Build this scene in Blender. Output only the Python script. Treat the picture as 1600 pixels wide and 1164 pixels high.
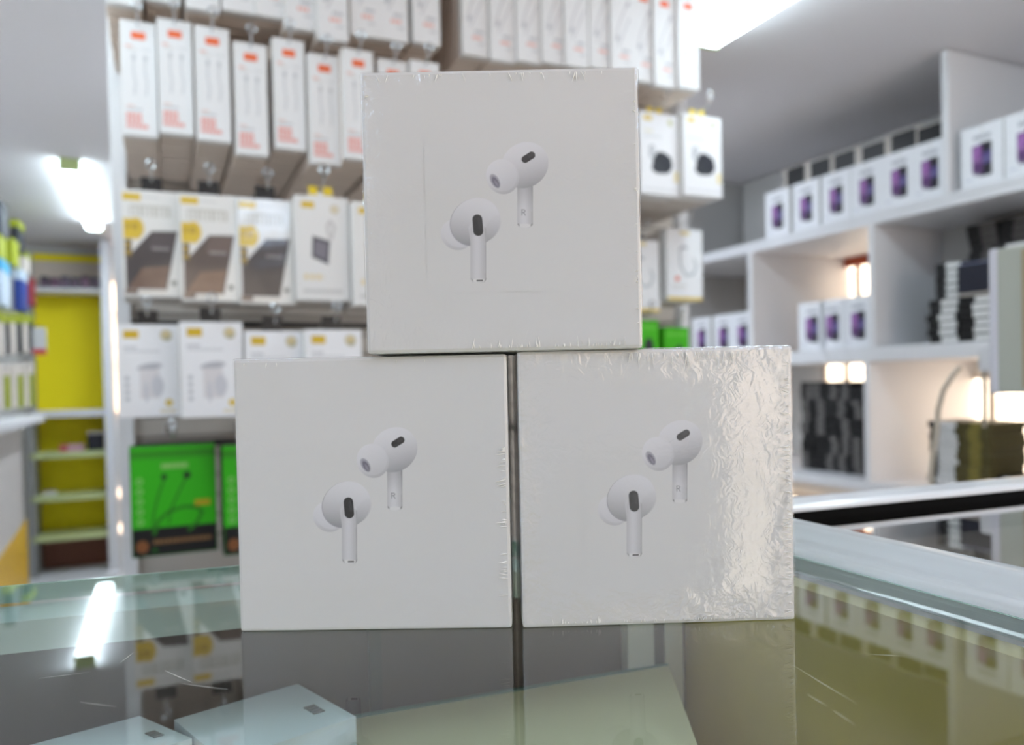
import bpy, bmesh, math, random
import numpy as np
from mathutils import Vector, Matrix

random.seed(7)
rng = np.random.default_rng(7)
scene = bpy.context.scene
COL = scene.collection
for o in list(bpy.data.objects):
    bpy.data.objects.remove(o)

# ------------------------------------------------------------------ camera
F = 1200.0                      # focal length in pixels of the 1600 x 1164 frame
PITCH, ROLL = math.radians(-1.0), math.radians(-1.2)
SHIFT_PX = 35.0
CAM = Vector((0.0, 0.0, 1.09))
cam_data = bpy.data.cameras.new('camera')
cam_data.sensor_fit = 'HORIZONTAL'
cam_data.sensor_width = 36.0
cam_data.lens = 36.0 * F / 1600.0
cam_data.shift_y = SHIFT_PX / 1600.0
cam_data.clip_start = 0.01
cam_data.clip_end = 60
cam_data.dof.use_dof = True
cam_data.dof.focus_distance = 0.277
cam_data.dof.aperture_fstop = 8.8
camera = bpy.data.objects.new('camera', cam_data)
COL.objects.link(camera)
CAMR = Matrix.Rotation(math.radians(90) + PITCH, 3, 'X') @ Matrix.Rotation(ROLL, 3, 'Z')
camera.matrix_world = Matrix.Translation(CAM) @ CAMR.to_4x4()
scene.camera = camera

# ------------------------------------------------------------------ world, exposure
world = bpy.data.worlds.new('world')
scene.world = world
world.use_nodes = True
world.node_tree.nodes['Background'].inputs[0].default_value = (0.9, 0.93, 1.0, 1)
world.node_tree.nodes['Background'].inputs[1].default_value = 0.6
scene.view_settings.view_transform = 'Standard'
scene.view_settings.look = 'None'
scene.view_settings.gamma = 1.0
scene.view_settings.use_curve_mapping = False
scene.view_settings.exposure = 1.45
LED_STRENGTH = 13.0
DOOR_STRENGTH = 1.1
WINDOW_STRENGTH = 1.7

# ------------------------------------------------------------------ frames: the shop is turned against the camera
YAW = math.radians(24.6)
CS, SN = math.cos(YAW), math.sin(YAW)
E1 = Vector((CS, SN, 0)); E2 = Vector((-SN, CS, 0))

def S(u, v, z=0.0):
    return Vector((u * CS - v * SN, u * SN + v * CS, z))

def ray(px, py):
    return CAMR @ Vector(((px - 800) / F, -(py - 582 - SHIFT_PX) / F, -1.0))

def at_D(px, py, D):
    r = ray(px, py); return CAM + r * (D / r.y)

def at_z(px, py, z):
    r = ray(px, py); return CAM + r * ((z - CAM.z) / r.z)

def at_v(px, py, v):
    r = ray(px, py); p = CAM + r * (v / r.dot(E2)); return p.dot(E1), p.z

def at_u(px, py, u):
    r = ray(px, py); p = CAM + r * (u / r.dot(E1)); return p.dot(E2), p.z

def v_of(px, py, D):
    return at_D(px, py, D).dot(E2)

# ------------------------------------------------------------------ materials
def lin(c):
    return tuple(((x / 255) / 12.92 if x / 255 <= 0.04045 else ((x / 255 + 0.055) / 1.055) ** 2.4) for x in c[:3])

MATS = {}
def mat(name, rgb, rough=0.5, metal=0.0, var=0.06, scale=12.0, coat=0.0, emit=0.0, bump=0.0, spec=0.5):
    if name in MATS: return MATS[name]
    m = bpy.data.materials.new(name); m.use_nodes = True
    nt = m.node_tree; b = nt.nodes['Principled BSDF']
    c = lin(rgb)
    b.inputs['Roughness'].default_value = rough
    b.inputs['Metallic'].default_value = metal
    b.inputs['Specular IOR Level'].default_value = spec
    b.inputs['Coat Weight'].default_value = coat
    b.inputs['Coat Roughness'].default_value = 0.06
    tc = nt.nodes.new('ShaderNodeTexCoord')
    nz = nt.nodes.new('ShaderNodeTexNoise'); nz.inputs['Scale'].default_value = scale; nz.inputs['Detail'].default_value = 4
    nt.links.new(tc.outputs['Object'], nz.inputs['Vector'])
    mr = nt.nodes.new('ShaderNodeMapRange')
    mr.inputs['To Min'].default_value = 1 - var; mr.inputs['To Max'].default_value = 1 + var
    nt.links.new(nz.outputs['Fac'], mr.inputs['Value'])
    vm = nt.nodes.new('ShaderNodeVectorMath'); vm.operation = 'SCALE'
    vm.inputs[0].default_value = c
    nt.links.new(mr.outputs['Result'], vm.inputs['Scale'])
    nt.links.new(vm.outputs['Vector'], b.inputs['Base Color'])
    if emit:
        b.inputs['Emission Color'].default_value = (*c, 1); b.inputs['Emission Strength'].default_value = emit
    if bump:
        bp = nt.nodes.new('ShaderNodeBump'); bp.inputs['Strength'].default_value = bump; bp.inputs['Distance'].default_value = 0.002
        nt.links.new(nz.outputs['Fac'], bp.inputs['Height']); nt.links.new(bp.outputs['Normal'], b.inputs['Normal'])
    MATS[name] = m
    return m

def print_mat(name, rough, coat=0.0, bump=0.0):
    m = bpy.data.materials.new(name); m.use_nodes = True
    nt = m.node_tree; b = nt.nodes['Principled BSDF']
    at = nt.nodes.new('ShaderNodeAttribute'); at.attribute_name = 'print'
    nt.links.new(at.outputs['Color'], b.inputs['Base Color'])
    b.inputs['Roughness'].default_value = rough
    b.inputs['Coat Weight'].default_value = coat
    b.inputs['Coat Roughness'].default_value = 0.12
    if bump:
        tc = nt.nodes.new('ShaderNodeTexCoord')
        nz = nt.nodes.new('ShaderNodeTexNoise'); nz.inputs['Scale'].default_value = 9
        nt.links.new(tc.outputs['Object'], nz.inputs['Vector'])
        bp = nt.nodes.new('ShaderNodeBump'); bp.inputs['Strength'].default_value = bump; bp.inputs['Distance'].default_value = 0.01
        nt.links.new(nz.outputs['Fac'], bp.inputs['Height']); nt.links.new(bp.outputs['Normal'], b.inputs['Coat Normal'])
    return m
M_PRINT = print_mat('printed_card', 0.55)
M_PRINT_GLOSS = print_mat('printed_card_filmed', 0.5, coat=1.0, bump=0.25)
M_PRINT_EAR = print_mat('printed_paper', 0.6)
M_PRINT_EAR.node_tree.nodes['Principled BSDF'].inputs['Specular IOR Level'].default_value = 0.25

def emission(name, rgb, strength, vary=0.0, scale=6.0):
    m = bpy.data.materials.new(name); m.use_nodes = True
    nt = m.node_tree; nt.nodes.clear()
    out = nt.nodes.new('ShaderNodeOutputMaterial'); e = nt.nodes.new('ShaderNodeEmission')
    e.inputs['Color'].default_value = (*lin(rgb), 1); e.inputs['Strength'].default_value = strength
    if vary:
        tc = nt.nodes.new('ShaderNodeTexCoord'); nz = nt.nodes.new('ShaderNodeTexNoise'); nz.inputs['Scale'].default_value = scale
        nt.links.new(tc.outputs['Object'], nz.inputs['Vector'])
        mr = nt.nodes.new('ShaderNodeMapRange'); mr.inputs['From Min'].default_value = .3; mr.inputs['From Max'].default_value = .7
        mr.inputs['To Min'].default_value = strength * (1 - vary); mr.inputs['To Max'].default_value = strength * (1 + vary)
        nt.links.new(nz.outputs['Fac'], mr.inputs['Value']); nt.links.new(mr.outputs['Result'], e.inputs['Strength'])
    nt.links.new(e.outputs[0], out.inputs[0])
    return m

def clear_mat(name, tint, ior=1.5, gain=1.0, base=0.0, rough=0.0, bump=None):
    """architectural glass / film: see-through, mirror-like by the angle of the surface"""
    m = bpy.data.materials.new(name); m.use_nodes = True
    nt = m.node_tree; nt.nodes.clear(); N = nt.nodes.new; Lk = nt.links.new
    out = N('ShaderNodeOutputMaterial'); mx = N('ShaderNodeMixShader')
    tr = N('ShaderNodeBsdfTransparent'); tr.inputs[0].default_value = (*tint, 1)
    gl = N('ShaderNodeBsdfGlossy'); gl.inputs['Roughness'].default_value = rough
    fr = N('ShaderNodeFresnel'); fr.inputs['IOR'].default_value = ior
    ma = N('ShaderNodeMath'); ma.operation = 'MULTIPLY_ADD'; ma.use_clamp = True
    ma.inputs[1].default_value = gain; ma.inputs[2].default_value = base
    ge_ = N('ShaderNodeNewGeometry'); inv = N('ShaderNodeMath'); inv.operation = 'SUBTRACT'; inv.inputs[0].default_value = 1.0
    Lk(ge_.outputs['Backfacing'], inv.inputs[1]); mu = N('ShaderNodeMath'); mu.operation = 'MULTIPLY'
    Lk(fr.outputs[0], ma.inputs[0]); Lk(ma.outputs[0], mu.inputs[0]); Lk(inv.outputs[0], mu.inputs[1]); Lk(mu.outputs[0], mx.inputs[0])
    Lk(tr.outputs[0], mx.inputs[1]); Lk(gl.outputs[0], mx.inputs[2]); Lk(mx.outputs[0], out.inputs[0])
    if bump:
        n = bump(nt)
        Lk(n, gl.inputs['Normal'])
    return m

def film_bump(strength_mid, strength_edge):
    def build(nt):
        N = nt.nodes.new; Lk = nt.links.new
        tc = N('ShaderNodeTexCoord')
        sp = N('ShaderNodeSeparateXYZ'); Lk(tc.outputs['Object'], sp.inputs[0])
        # distance to the nearest edge of the 10 cm face (object origin at the base centre)
        ax = N('ShaderNodeMath'); ax.operation = 'ABSOLUTE'; Lk(sp.outputs['X'], ax.inputs[0])
        az0 = N('ShaderNodeMath'); az0.operation = 'SUBTRACT'; Lk(sp.outputs['Z'], az0.inputs[0]); az0.inputs[1].default_value = 0.05
        az = N('ShaderNodeMath'); az.operation = 'ABSOLUTE'; Lk(az0.outputs[0], az.inputs[0])
        mxm = N('ShaderNodeMath'); mxm.operation = 'MAXIMUM'; Lk(ax.outputs[0], mxm.inputs[0]); Lk(az.outputs[0], mxm.inputs[1])
        mr = N('ShaderNodeMapRange'); mr.inputs['From Min'].default_value = 0.036; mr.inputs['From Max'].default_value = 0.0505
        mr.inputs['To Min'].default_value = strength_mid; mr.inputs['To Max'].default_value = strength_edge
        Lk(mxm.outputs[0], mr.inputs['Value'])
        n1 = N('ShaderNodeTexNoise'); n1.inputs['Scale'].default_value = 34; n1.inputs['Detail'].default_value = 2; n1.inputs['Distortion'].default_value = 1.2
        n2 = N('ShaderNodeTexNoise'); n2.inputs['Scale'].default_value = 190; n2.inputs['Detail'].default_value = 3; n2.inputs['Distortion'].default_value = 2.0
        Lk(tc.outputs['Object'], n1.inputs['Vector']); Lk(tc.outputs['Object'], n2.inputs['Vector'])
        a = N('ShaderNodeMath'); a.operation = 'MULTIPLY_ADD'; Lk(n2.outputs['Fac'], a.inputs[0]); a.inputs[1].default_value = 0.35; Lk(n1.outputs['Fac'], a.inputs[2])
        bp = N('ShaderNodeBump'); bp.inputs['Distance'].default_value = 0.004
        Lk(mr.outputs['Result'], bp.inputs['Strength']); Lk(a.outputs[0], bp.inputs['Height'])
        return bp.outputs['Normal']
    return build

# ------------------------------------------------------------------ mesh helpers
class MB:
    def __init__(s): s.v = []; s.f = []
    def add(s, vs, fs):
        n = len(s.v); s.v += [tuple(p) for p in vs]; s.f += [tuple(i + n for i in f) for f in fs]; return s
    def box(s, x0, x1, y0, y1, z0, z1, b=0.0):
        if b <= 0:
            vs = [(x, y, z) for x in (x0, x1) for y in (y0, y1) for z in (z0, z1)]
            fs = [(0, 1, 3, 2), (4, 6, 7, 5), (0, 4, 5, 1), (2, 3, 7, 6), (0, 2, 6, 4), (1, 5, 7, 3)]
            return s.add(vs, fs)
        bm = bmesh.new(); bmesh.ops.create_cube(bm, size=1)
        for w in bm.verts:
            w.co = Vector(((x0 + x1) / 2 + w.co.x * (x1 - x0), (y0 + y1) / 2 + w.co.y * (y1 - y0), (z0 + z1) / 2 + w.co.z * (z1 - z0)))
        bmesh.ops.bevel(bm, geom=bm.edges[:], offset=b, segments=2, affect='EDGES', profile=0.6)
        bm.verts.index_update()
        s.add([w.co[:] for w in bm.verts], [[w.index for w in f.verts] for f in bm.faces]); bm.free(); return s
    def prism(s, poly, z0, z1):
        """poly: CCW list of (x, y)"""
        n = len(poly)
        vs = [(p[0], p[1], z0) for p in poly] + [(p[0], p[1], z1) for p in poly]
        fs = [tuple(reversed(range(n))), tuple(range(n, 2 * n))] + [(i, (i + 1) % n, n + (i + 1) % n, n + i) for i in range(n)]
        return s.add(vs, fs)
    def tube(s, pts, r, n=8, close=False):
        pts = [Vector(p) for p in pts]; rings = []
        m = len(pts)
        up = None
        for i, p in enumerate(pts):
            if close: t = (pts[(i + 1) % m] - pts[i - 1]).normalized()
            else: t = (pts[min(i + 1, m - 1)] - pts[max(i - 1, 0)]).normalized()
            a = up if up is not None and abs(up.dot(t)) < .95 else (Vector((0, 0, 1)) if abs(t.z) < .9 else Vector((1, 0, 0)))
            b = t.cross(a).normalized(); c = b.cross(t).normalized(); up = c
            rings.append([p + (b * math.cos(2 * math.pi * k / n) + c * math.sin(2 * math.pi * k / n)) * r for k in range(n)])
        vs = [q for rg in rings for q in rg]
        fs = []
        for i in range(m if close else m - 1):
            j = (i + 1) % m
            for k in range(n):
                fs.append((i * n + k, j * n + k, j * n + (k + 1) % n, i * n + (k + 1) % n))
        if not close:
            fs.append(tuple(range(n))); fs.append(tuple(reversed(range((m - 1) * n, m * n))))
        return s.add(vs, fs)
    def mesh(s, name, m=None):
        me = bpy.data.meshes.new(name); me.from_pydata(s.v, [], s.f); me.validate(); me.update()
        bm = bmesh.new(); bm.from_mesh(me); bmesh.ops.recalc_face_normals(bm, faces=bm.faces[:]); bm.to_mesh(me); bm.free()
        if m: me.materials.append(m)
        return me
    def build(s, name, m, parent=None):
        return obj(name, s.mesh(name, m), parent)

def obj(name, me, parent=None, loc=(0, 0, 0), rz=0.0):
    o = bpy.data.objects.new(name, me); COL.objects.link(o)
    o.location = loc; o.rotation_euler = (0, 0, rz)
    if parent is not None: o.parent = parent
    return o

def smooth(o):
    for p in o.data.polygons: p.use_smooth = True
    return o

def empty(name, loc=(0, 0, 0), rz=0.0):
    o = bpy.data.objects.new(name, None); COL.objects.link(o); o.empty_display_size = 0.02
    o.location = loc; o.rotation_euler = (0, 0, rz); return o

def tag(o, label=None, cat=None, group=None, kind=None):
    if label: o['label'] = label
    if cat: o['category'] = cat
    if group: o['group'] = group
    if kind: o['kind'] = kind
    return o

def structure(o, label, cat):
    return tag(o, label, cat, kind='structure')

ORD = ['first', 'second', 'third', 'fourth', 'fifth', 'sixth', 'seventh', 'eighth', 'ninth', 'tenth', 'eleventh', 'twelfth',
       'thirteenth', 'fourteenth', 'fifteenth', 'sixteenth', 'seventeenth', 'eighteenth', 'nineteenth', 'twentieth']

# ------------------------------------------------------------------ painted prints (flat artwork as a coloured grid)
class Paint:
    def __init__(s, w, h, step, base):
        s.w, s.h = w, h
        s.nx = max(2, int(round(w / step)) + 1); s.ny = max(2, int(round(h / step)) + 1)
        xs = np.linspace(0, w, s.nx); ys = np.linspace(0, h, s.ny)
        s.X, s.Y = np.meshgrid(xs, ys); s.soft = step * 0.7
        s.C = np.ones((s.ny, s.nx, 3)) * np.array(base if max(base) <= 1 else lin(base))
    def blend(s, d, col, a=1.0):
        """d: signed distance, negative inside"""
        m = np.clip(0.5 - d / (2 * s.soft), 0, 1)[..., None] * a
        c = np.array(col if not callable(col) else 0)
        if callable(col): c = col(s.X, s.Y)
        elif max(col) > 1: c = np.array(lin(col))
        s.C = s.C * (1 - m) + c * m; return s
    def rect(s, x0, y0, x1, y1, col, a=1.0, r=0.0):
        cx, cy = (x0 + x1) / 2, (y0 + y1) / 2
        dx = np.abs(s.X - cx) - (x1 - x0) / 2 + r; dy = np.abs(s.Y - cy) - (y1 - y0) / 2 + r
        d = np.hypot(np.maximum(dx, 0), np.maximum(dy, 0)) + np.minimum(np.maximum(dx, dy), 0) - r
        return s.blend(d, col, a)
    def ell(s, cx, cy, ra, rb, col, ang=0.0, a=1.0):
        c, n = math.cos(ang), math.sin(ang); dx, dy = s.X - cx, s.Y - cy
        p = (dx * c + dy * n) / ra; q = (-dx * n + dy * c) / rb
        k = np.hypot(p, q); return s.blend((k - 1) * min(ra, rb), col, a)
    def cap(s, x0, y0, x1, y1, r, col, a=1.0):
        dx, dy = x1 - x0, y1 - y0; t = np.clip(((s.X - x0) * dx + (s.Y - y0) * dy) / (dx * dx + dy * dy + 1e-12), 0, 1)
        return s.blend(np.hypot(s.X - x0 - t * dx, s.Y - y0 - t * dy) - r, col, a)
    def line(s, pts, r, col, a=1.0):
        d = np.full_like(s.X, 1e9)
        for (x0, y0), (x1, y1) in zip(pts[:-1], pts[1:]):
            dx, dy = x1 - x0, y1 - y0; t = np.clip(((s.X - x0) * dx + (s.Y - y0) * dy) / (dx * dx + dy * dy + 1e-12), 0, 1)
            d = np.minimum(d, np.hypot(s.X - x0 - t * dx, s.Y - y0 - t * dy) - r)
        return s.blend(d, col, a)
    def poly(s, pts, col, a=1.0):
        d = np.full_like(s.X, -1e9)
        for (x0, y0), (x1, y1) in zip(pts, pts[1:] + pts[:1]):      # convex, clockwise on the page
            l = math.hypot(x1 - x0, y1 - y0)
            d = np.maximum(d, ((y1 - y0) * (s.X - x0) - (x1 - x0) * (s.Y - y0)) / l)
        return s.blend(d, col, a)
    def words(s, x0, y, x1, h, col, a=1.0, gap=0.35):
        """an unreadable line of print: short upright marks"""
        x = x0; r = random.Random(int(x0 * 1e5) + int(y * 1e5))
        while x < x1:
            w = h * (0.5 + 0.4 * r.random()); s.rect(x, y, min(x + w, x1), y + h, col, a); x += w + h * gap
        return s
    def mesh(s, name, m, y=0.0):
        nx, ny = s.nx, s.ny
        co = np.stack([s.X - s.w / 2, np.full_like(s.X, y), s.h - s.Y], -1).reshape(-1, 3)
        idx = np.arange(nx * ny).reshape(ny, nx)
        fs = np.stack([idx[1:, :-1], idx[1:, 1:], idx[:-1, 1:], idx[:-1, :-1]], -1).reshape(-1, 4)
        me = bpy.data.meshes.new(name)
        me.vertices.add(nx * ny); me.vertices.foreach_set('co', co.ravel())
        me.loops.add(fs.size); me.loops.foreach_set('vertex_index', fs.ravel().astype(np.int32))
        me.polygons.add(len(fs)); me.polygons.foreach_set('loop_start', np.arange(0, fs.size, 4, dtype=np.int32))
        me.update(calc_edges=True)
        at = me.color_attributes.new('print', 'FLOAT_COLOR', 'POINT')
        rgba = np.concatenate([s.C.reshape(-1, 3), np.ones((nx * ny, 1))], 1).astype(np.float32)
        at.data.foreach_set('color', rgba.ravel())
        me.materials.append(m); return me

# ------------------------------------------------------------------ base materials
M_CEIL = mat('ceiling_paint', (238, 234, 237), 0.75, var=0.02, scale=2)
M_WALL = mat('wall_paint', (236, 234, 231), 0.8, var=0.03, scale=3)
M_FLOOR = mat('floor_tiles', (236, 233, 230), 0.45, var=0.06, scale=5)  # whitened so that light bounced off the floor lifts the ceiling
M_WHITE = mat('white_laminate', (226, 225, 228), 0.42, var=0.02)
M_GREYLAM = mat('grey_laminate', (190, 188, 186), 0.5, var=0.03)
M_CARD = mat('white_card', (232, 231, 230), 0.55, var=0.02)
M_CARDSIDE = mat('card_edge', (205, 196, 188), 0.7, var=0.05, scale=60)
M_BLACK = mat('black_plastic', (18, 18, 20), 0.4, var=0.1)
M_STEEL = mat('bright_steel', (200, 202, 205), 0.22, metal=1.0, var=0.03)
M_ALU = mat('white_aluminium', (240, 244, 248), 0.28, metal=0.0, coat=0.5, var=0.02)
M_YELLOW = mat('yellow_panel', (255, 234, 0), 0.65, var=0.04, scale=3)
M_YELTAB = mat('yellow_plastic', (235, 205, 20), 0.4, var=0.04)
M_GREEN = mat('green_card', (62, 178, 10), 0.45, var=0.04)
M_NAVY = mat('navy_card', (28, 30, 44), 0.45, var=0.08)

# ------------------------------------------------------------------ the room
ZC = 1.955
UL, UR, VN, VF = -1.6, 2.42, -2.6, 5.3
def slab(name, u0, u1, v0, v1, z0, z1, m, label, cat):
    o = MB().box(u0, u1, v0, v1, z0, z1).build(name, m); o.rotation_euler = (0, 0, YAW)
    return structure(o, label, cat)
slab('floor', UL - .1, UR + .1, VN - .1, VF + .1, -0.08, 0.0, M_FLOOR, 'pale floor of the phone shop', 'floor')
slab('ceiling', UL - .1, UR + .1, VN - .1, VF + .1, ZC, ZC + .08, M_CEIL, 'smooth grey white ceiling above the shop', 'ceiling')
slab('wall_left', UL - .1, UL, VN, VF, 0, ZC, M_WALL, 'pale left wall behind the accessory stand', 'wall')
slab('wall_right', UR, UR + .1, VN, VF, 0, ZC, M_WALL, 'pale right wall behind the white shelving', 'wall')
slab('wall_far', UL, UR, VF, VF + .1, 0, ZC, M_WALL, 'far wall behind the yellow display unit', 'wall')
slab('wall_near', UL, UR, VN - .1, VN, 0, ZC, M_WALL, 'pale wall behind the viewer with the bright entrance', 'wall')
slab('wall_partition', 0.1, UR, 2.72, 2.80, 0, ZC, M_GREYLAM, 'grey partition behind the hook panel and shelf end', 'wall')

# bright entrance behind the viewer: glazed daylight door
M_DAY = emission('daylit_door_glass', (255, 236, 218), DOOR_STRENGTH, 0.25, 2.0)
d = empty('door_1', S(0.0, VN, 0), YAW); structure(d, 'bright glazed entrance behind the viewer', 'door')
DU0, DU1 = -0.10, 2.30
MB().box(DU0, DU1, 0.005, 0.02, 0.02, 1.86).build('pane', M_DAY, d)
for k in range(4):
    x = DU0 + (DU1 - DU0) * k / 3
    MB().box(x - .03, x + .03, 0.0, 0.05, 0, 1.90).build('door_frame', M_WHITE, d)
MB().box(DU0, DU1, 0.0, 0.05, 1.84, 1.90).build('door_frame', M_WHITE, d)

# ceiling battens: two in view, the rest unseen, most of them added as fill
M_LED_FILL = emission('fill_diffuser', (226, 241, 255), LED_STRENGTH)  # for the added tubes hidden behind the panel and partition
M_LED_SOFT = emission('lit_diffuser_dimmer', (224, 246, 255), LED_STRENGTH * .45)
M_LED_FAR = emission('lit_diffuser_far', (224, 246, 255), LED_STRENGTH * .42)
M_LED_FILL_COOL = emission('fill_diffuser_cool', (196, 222, 255), LED_STRENGTH * .5)  # cool tint of the added fill tubes, offsets the warm door light
def batten(u, v0, v1, label, led=None):
    e = empty('ceiling_light', S(u, (v0 + v1) / 2, ZC), YAW); tag(e, label, 'ceiling light', 'battens on the ceiling')
    L = (v1 - v0) / 2
    MB().box(-.024, .024, -L, L, -.012, 0.0, .003).build('housing', M_WHITE, e)
    mb = MB(); n = 10; prof = [(-.022, -.0125), (-.034, -.020), (-.038, -.028), (-.034, -.040), (-.022, -.046), (.022, -.046), (.034, -.040), (.038, -.028), (.034, -.020), (.022, -.0125)]
    vs = [(p[0], -L + .008, p[1]) for p in prof] + [(p[0], L - .008, p[1]) for p in prof]; m = len(prof)
    mb.add(vs, [(k, k + 1, m + k + 1, m + k) for k in range(m - 1)] + [tuple(range(m)), tuple(range(m, 2 * m))])
    mb.build('diffuser', led or M_LED_FILL, e)
    for s_ in (-1, 1):
        MB().box(-.036, .036, s_ * L - .008, s_ * L + .008, -.046, 0, .004).build('end_cap', MATS.get('cap') or mat('cap', (214, 232, 160), .4), e)
    return e
batten(-0.285, 3.30, 4.48, 'lit white tube light over the aisle at far left', M_LED_FAR)
batten(0.20, 3.5, 4.7, 'added fill tube, unseen behind the partition')  # added out of sight to brighten the far yellow panel
batten(-1.25, -1.3, -0.1, 'added cool fill tube, unseen behind the viewer on the left', M_LED_FILL_COOL)  # added out of view, cool fill that neutralises the box fronts
batten(0.5, -1.7, -0.5, 'added cool fill tube, unseen behind and above the viewer', M_LED_FILL_COOL)  # second added cool fill for the box fronts, out of view
batten(1.255, 0.36, 1.54, 'lit white tube light at top right beside hanging boxes', M_LED_SOFT)
batten(-0.285, 0.62, 1.80, 'lit tube light above the left end of the hook panel', M_LED_SOFT)
batten(-1.15, 1.6, 2.8, 'added fill tube, unseen to the left of the view', M_LED_SOFT)  # added beyond the frame to raise the general light level
batten(0.95, 2.0, 2.65, 'added short fill tube, unseen behind the middle of the hook panel')  # added out of sight to lift the ceiling and shelving on the right
batten(0.4, 2.0, 2.6, 'added short fill tube, unseen behind the left half of the hook panel')  # added alongside it, the same hidden fill for the ceiling
batten(1.255, -2.0, -0.8, 'unseen fill tube behind the viewer on the right', M_LED_SOFT)  # unseen, carries the right-hand row on behind the viewer as fill

# ------------------------------------------------------------------ glass counters
ZG = 1.0
P1, P2 = at_z(0, 917, ZG), at_z(373, 884.5, ZG)
P3, P4 = at_z(1245, 871, ZG), at_z(1600, 969, ZG)
def isect(a, b, c, d_):
    r = b - a; s_ = d_ - c; k = ((c - a).x * s_.y - (c - a).y * s_.x) / (r.x * s_.y - r.y * s_.x); return a + r * k
CORN = isect(P1, P2, P3, P4); CORN.z = 0
dL = (P1 - P2); dL.z = 0; dL.normalize()          # towards the left
dR = (P4 - P3); dR.z = 0; dR.normalize()          # towards the viewer on the right
nL = Vector((dL.y, -dL.x, 0)); nL = nL if nL.dot(dR) > 0 else -nL      # inwards from the far edge
nR = Vector((dR.y, -dR.x, 0)); nR = nR if nR.dot(dL) > 0 else -nR      # inwards from the right edge

M_GLASS = clear_mat('counter_glass', (0.93, 0.97, 0.95), 1.52, 1.35, 0.02)
M_EDGE = mat('green_glass_edge', (150, 186, 172), 0.12, var=0.1, scale=40)
M_OLIVE = mat('olive_board', (196, 176, 98), 0.5, var=0.35, scale=9)
M_DARKIN = mat('dark_brown_board', (74, 66, 64), 0.55, var=0.3, scale=12)
M_CREAM = mat('cream_board', (206, 200, 168), 0.6, var=0.05, scale=8)

def strip(a, b, inward, w, z0, z1, mb=None):
    mb = mb or MB()
    poly = [a, b, b + inward * w, a + inward * w]
    area = sum(poly[i].x * poly[(i + 1) % 4].y - poly[(i + 1) % 4].x * poly[i].y for i in range(4))
    if area < 0: poly = poly[::-1]
    return mb.prism([(p.x, p.y) for p in poly], z0, z1)

LA = CORN + dL * 1.1; RB = CORN + dR * 0.85
ctr = empty('display_counter', (CORN.x, CORN.y, 0)); ctr_inv = Vector((-CORN.x, -CORN.y, 0))
tag(ctr, 'glass topped display counter carrying the three earbud boxes', 'counter')
def cb(mb, name, m):
    o = mb.build(name, m, ctr); o.location = ctr_inv; return o
top = [CORN, LA, LA + dR * 0.85, RB]
cb(MB().prism([(p.x, p.y) for p in top], ZG - .008, ZG), 'glass_top', M_GLASS)
cb(strip(CORN - nL * .0015, LA - nL * .0015, nL, .0015, ZG - .008, ZG), 'glass_edge', M_EDGE)
cb(strip(CORN - nR * .0015, RB - nR * .0015, nR, .0015, ZG - .008, ZG), 'glass_edge', M_EDGE)
cb(strip(CORN + nL * .004, LA + nL * .004, nL, .028, ZG - .022, ZG - .0085), 'edge_rail', mat('pale_rail', (190, 206, 204), .35))
cb(strip(CORN + nL * .010, LA + nL * .010, nL, .010, .10, ZG - .022), 'far_panel', M_DARKIN)
cb(strip(CORN + nR * .004, RB + nR * .004, nR, .012, .10, ZG - .0085), 'end_panel', M_OLIVE)
cb(MB().prism([(p.x, p.y) for p in [CORN + nL * .02 + nR * .016, LA + nL * .02, LA + dR * .83, RB - dR * .02 + nR * .016]], .79, .80), 'floor_board', M_OLIVE)
cb(MB().prism([(p.x, p.y) for p in [CORN + nL * .03 + nR * .03, LA + nL * .03, LA + dR * .8, RB - dR * .03 + nR * .03]], 0.0, .10), 'plinth', M_DARKIN)
ZS = .93
s1, s2, s3 = at_z(1045, 1040, ZS), at_z(300, 1166, ZS), at_z(1092, 1170, ZS)
sa = (s2 - s1).normalized(); sb = (s3 - s1).normalized()
shp = [s1, s1 + sa * .42, s1 + sa * .42 + sb * .30, s1 + sb * .30]
cb(MB().prism([(p.x, p.y) for p in shp], ZS - .006, ZS), 'inner_shelf', M_CREAM)
shi = Vector((-sa.y, sa.x, 0)); shi = shi if shi.dot(sb) < 0 else -shi
cb(strip(s1, s1 + sa * .42, shi, .0025, ZS - .007, ZS + .001), 'shelf_edge', mat('teal_glass_edge', (96, 128, 124), .2))
cb(strip(CORN + dL * .188 + nL * .02, CORN + dL * .194 + nL * .02, nL, .006, .80, ZG - .022), 'panel_joint', mat('dark_joint', (52, 58, 58), .5))
M_POST = mat('pale_grey_post', (196, 198, 196), .45)
cb(strip(CORN + dL * .020 + nL * .02, CORN + dL * .031 + nL * .02, nL, .008, .80, ZG - .022), 'corner_post', M_POST)
cb(strip(CORN + dL * .031 + nL * .02, CORN + dL * .038 + nL * .02, nL, .006, .80, ZG - .022), 'post_gasket', mat('post_gasket', (60, 64, 70), .5))
cb(strip(CORN + dL * .038 + nL * .02, CORN + dL * .054 + nL * .02, nL, .008, .80, ZG - .022), 'corner_post', M_POST)
mb = MB()
for a, b in [((258, 1048), (300, 1066)), ((285, 1068), (356, 1077)), ((125, 1097), (182, 1104)), ((1240, 1040), (1339, 1100)), ((1262, 1085), (1292, 1103)),
             ((1302, 1110), (1337, 1133)), ((1360, 1022), (1416, 1025)), ((188, 1035), (208, 1020)), ((60, 1060), (140, 1050))]:
    p, q = at_z(*a, ZG + .0002), at_z(*b, ZG + .0002); n = (q - p).cross(Vector((0, 0, 1))).normalized() * .00012
    mb.add([p - n * .3, p + n * .3, (p + q) / 2 + n * 1.6, q + n * .2, q - n * .2, (p + q) / 2 - n * .4], [(0, 5, 4, 3, 2, 1)])
tag(cb(mb, 'scratch_marks', mat('scratch_white', (225, 225, 215), .6)), kind='stuff')

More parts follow.
